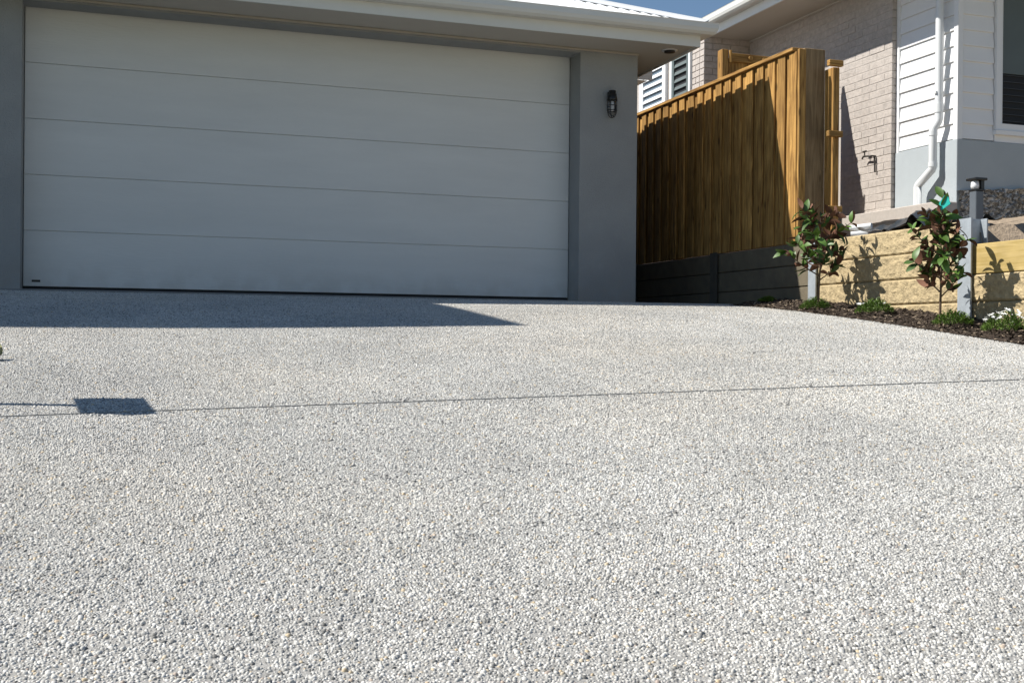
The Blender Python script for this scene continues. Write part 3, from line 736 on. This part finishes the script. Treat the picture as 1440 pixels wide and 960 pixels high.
# ------------------------------------------------------------------ garden bed
def bed_z(x, y):
    return G(x, y)+.005+.045*max(0, min(1, (x-5.10)/.35))+.022*noise.fractal(Vector((x*11, y*11, 0)), 1, 2, 4)*min(1, (x-5.084)*14+.1)
sheet('garden_bed', list(np.linspace(5.086, 5.62, 26)), list(np.linspace(2.0, 8.97, 260)), bed_z, M['mulch'], kind='structure', label='dark mulched garden bed between driveway and retaining wall')
mb = MB(); r = random.Random(3)
for k in range(5200):
    x, y = r.uniform(5.095, 5.585), r.uniform(4.9, 8.95); z = bed_z(x, y)
    L_, w_, h_ = r.uniform(.008, .028), r.uniform(.004, .010), r.uniform(.002, .006); q = Euler((r.uniform(-.5, .5), r.uniform(-.5, .5), r.uniform(0, 6.3))).to_matrix()
    vs = [Vector((x, y, z+.004))+q @ Vector(p) for p in ((-L_, 0, 0), (0, -w_, 0), (L_, 0, 0), (0, w_, 0), (0, 0, h_))]
    mb.add(vs, [(0, 1, 4), (1, 2, 4), (2, 3, 4), (3, 0, 4)], 1 if r.random() < .16 else 0)
for k in range(260):
    x, y = 5.09-abs(r.gauss(0, .035)), r.uniform(4.9, 8.95); z = G(x, y)+.004; L_ = r.uniform(.004, .014); a = r.uniform(0, 6.3)
    vs = [(x-L_*math.cos(a), y-L_*math.sin(a), z), (x+.004*math.sin(a), y-.004*math.cos(a), z), (x+L_*math.cos(a), y+L_*math.sin(a), z), (x-.004*math.sin(a), y+.004*math.cos(a), z), (x, y, z+.004)]
    mb.add(vs, [(0, 1, 4), (1, 2, 4), (2, 3, 4), (3, 0, 4)], 0)
mb.build('mulch_chips', [M['mulch'], M['soil']], kind='stuff', label='loose bark chips scattered over the garden bed')

# ------------------------------------------------------------------ shrubs
def leaf_mesh(L_, W, curl, fold):
    mb = MB(); n = 6; rows_ = []
    for i in range(n+1):
        t = i/n; w = W*(math.sin(math.pi*min(1, t*.93+.05))**.8)*(.85+.3*t*(1-t))
        if i == n: w = .0006
        x = L_*t; z = -curl*L_*t*t
        rows_.append([(x, -w, z+fold*w), (x, 0, z), (x, w, z+fold*w)])
    vs = [p for r_ in rows_ for p in r_]; b = [(x, y, z-.0012) for x, y, z in vs]
    fs = [(3*i+j, 3*i+3+j, 3*i+4+j, 3*i+1+j) for i in range(n) for j in range(2)]
    mb.add(vs, fs, 0, True)
    me = bpy.data.meshes.new('leaf_blade'); nv = len(vs)
    me.from_pydata(vs+b, [], fs+[tuple(reversed([q+nv for q in f])) for f in fs])
    me.materials.append(M['leaf_g']); me.materials.append(M['leaf_b'])
    me.polygons.foreach_set('material_index', [0]*len(fs)+[1]*len(fs)); me.polygons.foreach_set('use_smooth', [True]*(2*len(fs)))
    me.update(); return me
leaves = [leaf_mesh(.095, .024, .22, .25), leaf_mesh(.08, .023, .08, .35), leaf_mesh(.11, .027, .4, .2), leaf_mesh(.065, .018, -.1, .4)]
def shrub(base, top, spread, seed, label, clear=.25, nb=11, per=8):
    r = random.Random(seed); b = Vector(base); H = top-b.z
    root = empty('magnolia_shrub', base, label=label, cat='shrub', group='young shrubs in the garden bed')
    st = MB(); trunk = [b+Vector((.012*math.sin(t*5+seed), .014*math.sin(t*4), H*.93*t)) for t in np.linspace(-.03, 1, 9)]
    st.tube(trunk, [.010*(1-.75*i/8) for i in range(9)], 8)
    tips = [(trunk[-1], Vector((0, 0, 1)), .10)]
    for k in range(nb):
        t = clear+(1-clear)*(.04+.86*k/(nb-1))
        p0 = b+Vector((.012*math.sin(t*5+seed), .014*math.sin(t*4), H*.93*t))
        a = k*2.4+r.uniform(-.5, .5)
        reach = spread*(1.0-.62*max(0, (t-.45)/.55))*r.uniform(.65, 1.1)*(.75+.5*min(1, (t-clear)/.25+.2))
        d = Vector((math.cos(a), math.sin(a), 0)); up = r.uniform(.10, .2)
        p1 = p0+d*reach*.55+Vector((0, 0, up*.45)); p2 = p0+d*reach+Vector((0, 0, up))
        st.tube([p0, p1, p2], [.0055, .004, .0025], 6)
        tips.append((p2, (p2-p1).normalized(), reach*.8)); 
        tips.append((p1, (p1-p0).normalized(), reach*.3))
    st.build('stem', M['stem'], root)
    for p, d, ln in tips:
        for q in range(per):
            ph = q*2.4+r.uniform(-.4, .4)
            pos = p-d*r.uniform(0, min(.12, ln)) if q else p
            u = d.orthogonal().normalized(); w = d.cross(u)
            out = (math.cos(ph)*u+math.sin(ph)*w)
            dirv = (d*r.uniform(.25, .9)+out*r.uniform(.7, 1.1)+Vector((0, 0, r.uniform(-.1, .35)))).normalized()
            up = (d+Vector((0, 0, .6))); up = (up-dirv*up.dot(dirv)).normalized(); side = up.cross(dirv)
            mt = Matrix((dirv, side, up)).transposed() @ Euler((r.uniform(-.9, .9)+(math.pi if r.random() < .3 else 0), 0, 0)).to_matrix()
            o = link_child(leaves[r.randrange(4)], 'leaf', root, pos, mt.to_euler()); s = r.uniform(.7, 1.12); o.scale = (s, s, s)
    return root
shrub((5.21, 7.79, bed_z(5.21, 7.79)), 1.03, .27, 5, 'leafy young shrub on a thin stem in front of the shaded fence end', clear=.30, nb=15, per=9)
shrub((5.21, 6.39, bed_z(5.21, 6.39)), .865, .19, 12, 'upright young shrub with teal tag growing beside the bollard light', clear=.26, nb=16, per=9)
mb = MB(); p = Vector((5.18, 6.27, .915)); mb.prism([(p.y-.055, p.z-.012), (p.y+.03, p.z-.045), (p.y+.06, p.z+.0), (p.y+.0, p.z+.05), (p.y-.035, p.z+.035)], 'x', p.x-.045, p.x-.0445+.002)
mb.build('plant_tag', M['teal'], label='teal plastic tag caught in the top of the right shrub', cat='tag')

def tuft(x, y, rad, h, seed, label, flowers=0):
    r = random.Random(seed); z0 = bed_z(x, y)
    root = empty('ground_cover_plant', (x, y, z0), label=label, cat='plant', group='low plants along the bed edge')
    mb = MB()
    for k in range(900):
        a = r.uniform(0, 6.3); q = math.sqrt(r.random()); px, py = x+rad*q*math.cos(a)*.85, y+rad*q*math.sin(a)
        top = h*(1-.72*q*q)*r.uniform(.55, 1.1); L_ = r.uniform(.018, .034); tilt = r.uniform(.2, 1.3); az = a+r.uniform(-1.3, 1.3)
        b = Vector((px, py, z0+max(.002, top-L_*math.cos(tilt)))); d = Vector((math.sin(tilt)*math.cos(az), math.sin(tilt)*math.sin(az), math.cos(tilt)))
        s = Vector((-math.sin(az), math.cos(az), 0))*r.uniform(.003, .0055); nrm = d.cross(s).normalized()*.0015
        mb.add([b, b+d*L_*.5-s, b+d*L_, b+d*L_*.5+s, b+d*L_*.5+nrm], [(0, 1, 4), (1, 2, 4), (2, 3, 4), (3, 0, 4)], 0, True)
    mb.build('foliage', M['tuft'], root)
    for k in range(flowers):
        a = r.uniform(0, 6.3); q = math.sqrt(r.random())*.95; px, py = x+rad*q*math.cos(a), y+rad*q*math.sin(a); pz = z0+h*(1-.68*q*q)+r.uniform(-.006, .016)
        mb = MB(); ax = Vector((r.uniform(-.6, .2), r.uniform(-.7, .2), 1)).normalized(); u = ax.orthogonal().normalized(); w = ax.cross(u); c = Vector((px, py, pz)); R_ = r.uniform(.013, .02)
        vs = [c-ax*.003]
        for j in range(10):
            an = j*math.pi/5; rr = R_*(1 if j % 2 == 0 else .55); vs.append(c+(u*math.cos(an)+w*math.sin(an))*rr+ax*.002)
        mb.add(vs, [(0, 1+j, 1+(j+1) % 10) for j in range(10)])
        mb.build('flower', M['petal'], root)
tuft(5.36, 8.80, .085, .055, 1, 'small low green plant alone against the dark wall base')
tuft(5.22, 7.86, .13, .10, 2, 'green ground cover plant at the foot of the left shrub')
tuft(5.28, 7.20, .145, .115, 3, 'green ground cover plant between the two shrubs', 5)
tuft(5.26, 6.33, .135, .11, 4, 'green ground cover plant at the foot of the right shrub')
tuft(5.28, 5.86, .16, .14, 5, 'white-flowering ground cover plant at the right edge of the bed', 42)

# ------------------------------------------------------------------ things at the left edge
LBX, LBY = .01-1.0/1.1, 4.45+.31/1.1
lb = empty('letterbox', (LBX, LBY, G(LBX, LBY)), label='metal letterbox on a slim post casting the box shadow at left', cat='letterbox')
gz = G(LBX, LBY); bz = -.26+1.0
mb = MB(); mb.box(LBX-.016, LBX+.016, LBY-.016, LBY+.016, gz-.3, bz-.086); mb.build('post', M['bollard'], lb)
mb = MB(); mb.box(LBX-.055, LBX+.055, LBY-.155, LBY+.155, bz-.085, bz+.07, c=.006); mb.build('box', M['bollard'], lb)
mb = MB(); mb.box(LBX-.06, LBX+.06, LBY-.168, LBY+.168, bz+.071, bz+.082, c=.003); mb.build('lid', M['bollard'], lb)
sp_ = empty('strap_leaf_plant', (-.86, 5.72, G(-.86, 5.72)), label='strap-leaf plant whose brown-tipped leaf pokes in at the left edge', cat='plant')
def strap(path, wid):
    mb = MB(); path = [Vector(p) for p in path]; dense = []
    for k in range(len(path)-1):
        for t in (0, .34, .67): dense.append(path[k].lerp(path[k+1], t))
    dense.append(path[-1]); n_ = len(dense); vs = []
    for k, p in enumerate(dense):
        d = (dense[min(k+1, n_-1)]-dense[max(k-1, 0)]).normalized(); sd = d.cross(Vector((0, 0, 1))).normalized()
        w = wid*(1-(k/(n_-1))**3*.8); nrm = sd.cross(d).normalized()
        vs += [p-sd*w+nrm*w*.3, p, p+sd*w+nrm*w*.3, p-nrm*.002]
    for k in range(n_-1):
        m_ = 1 if k > n_*.74 else 0
        q = [(4*k+a_, 4*k+b_, 4*k+4+b_, 4*k+4+a_) for a_, b_ in ((0, 1), (1, 2), (2, 3), (3, 0))]
        b0 = len(mb.v)
        for f in q: mb.f.append(f); mb.m.append(m_); mb.sm.append(True)
    mb.v = [tuple(v) for v in vs]
    return mb
strap([(-.86, 5.73, -.12), (-.80, 5.73, .0), (-.68, 5.72, .055), (-.56, 5.71, .02), (-.492, 5.69, -.045), (-.478, 5.67, -.09), (-.50, 5.65, -.128)], .032).build('leaf', [M['paleleaf'], M['oldwood']], sp_)
for a_ in (2.2, 3.1, 3.9, 4.7, 1.6):
    dv = Vector((math.cos(a_), math.sin(a_), 0)); b_ = Vector((-.88, 5.73, -.12))
    strap([b_, b_+dv*.08+Vector((0, 0, .12)), b_+dv*.2+Vector((0, 0, .17)), b_+dv*.32+Vector((0, 0, .1)), b_+dv*.38+Vector((0, 0, .03))], .03).build('leaf', [M['paleleaf'], M['oldwood']], sp_)
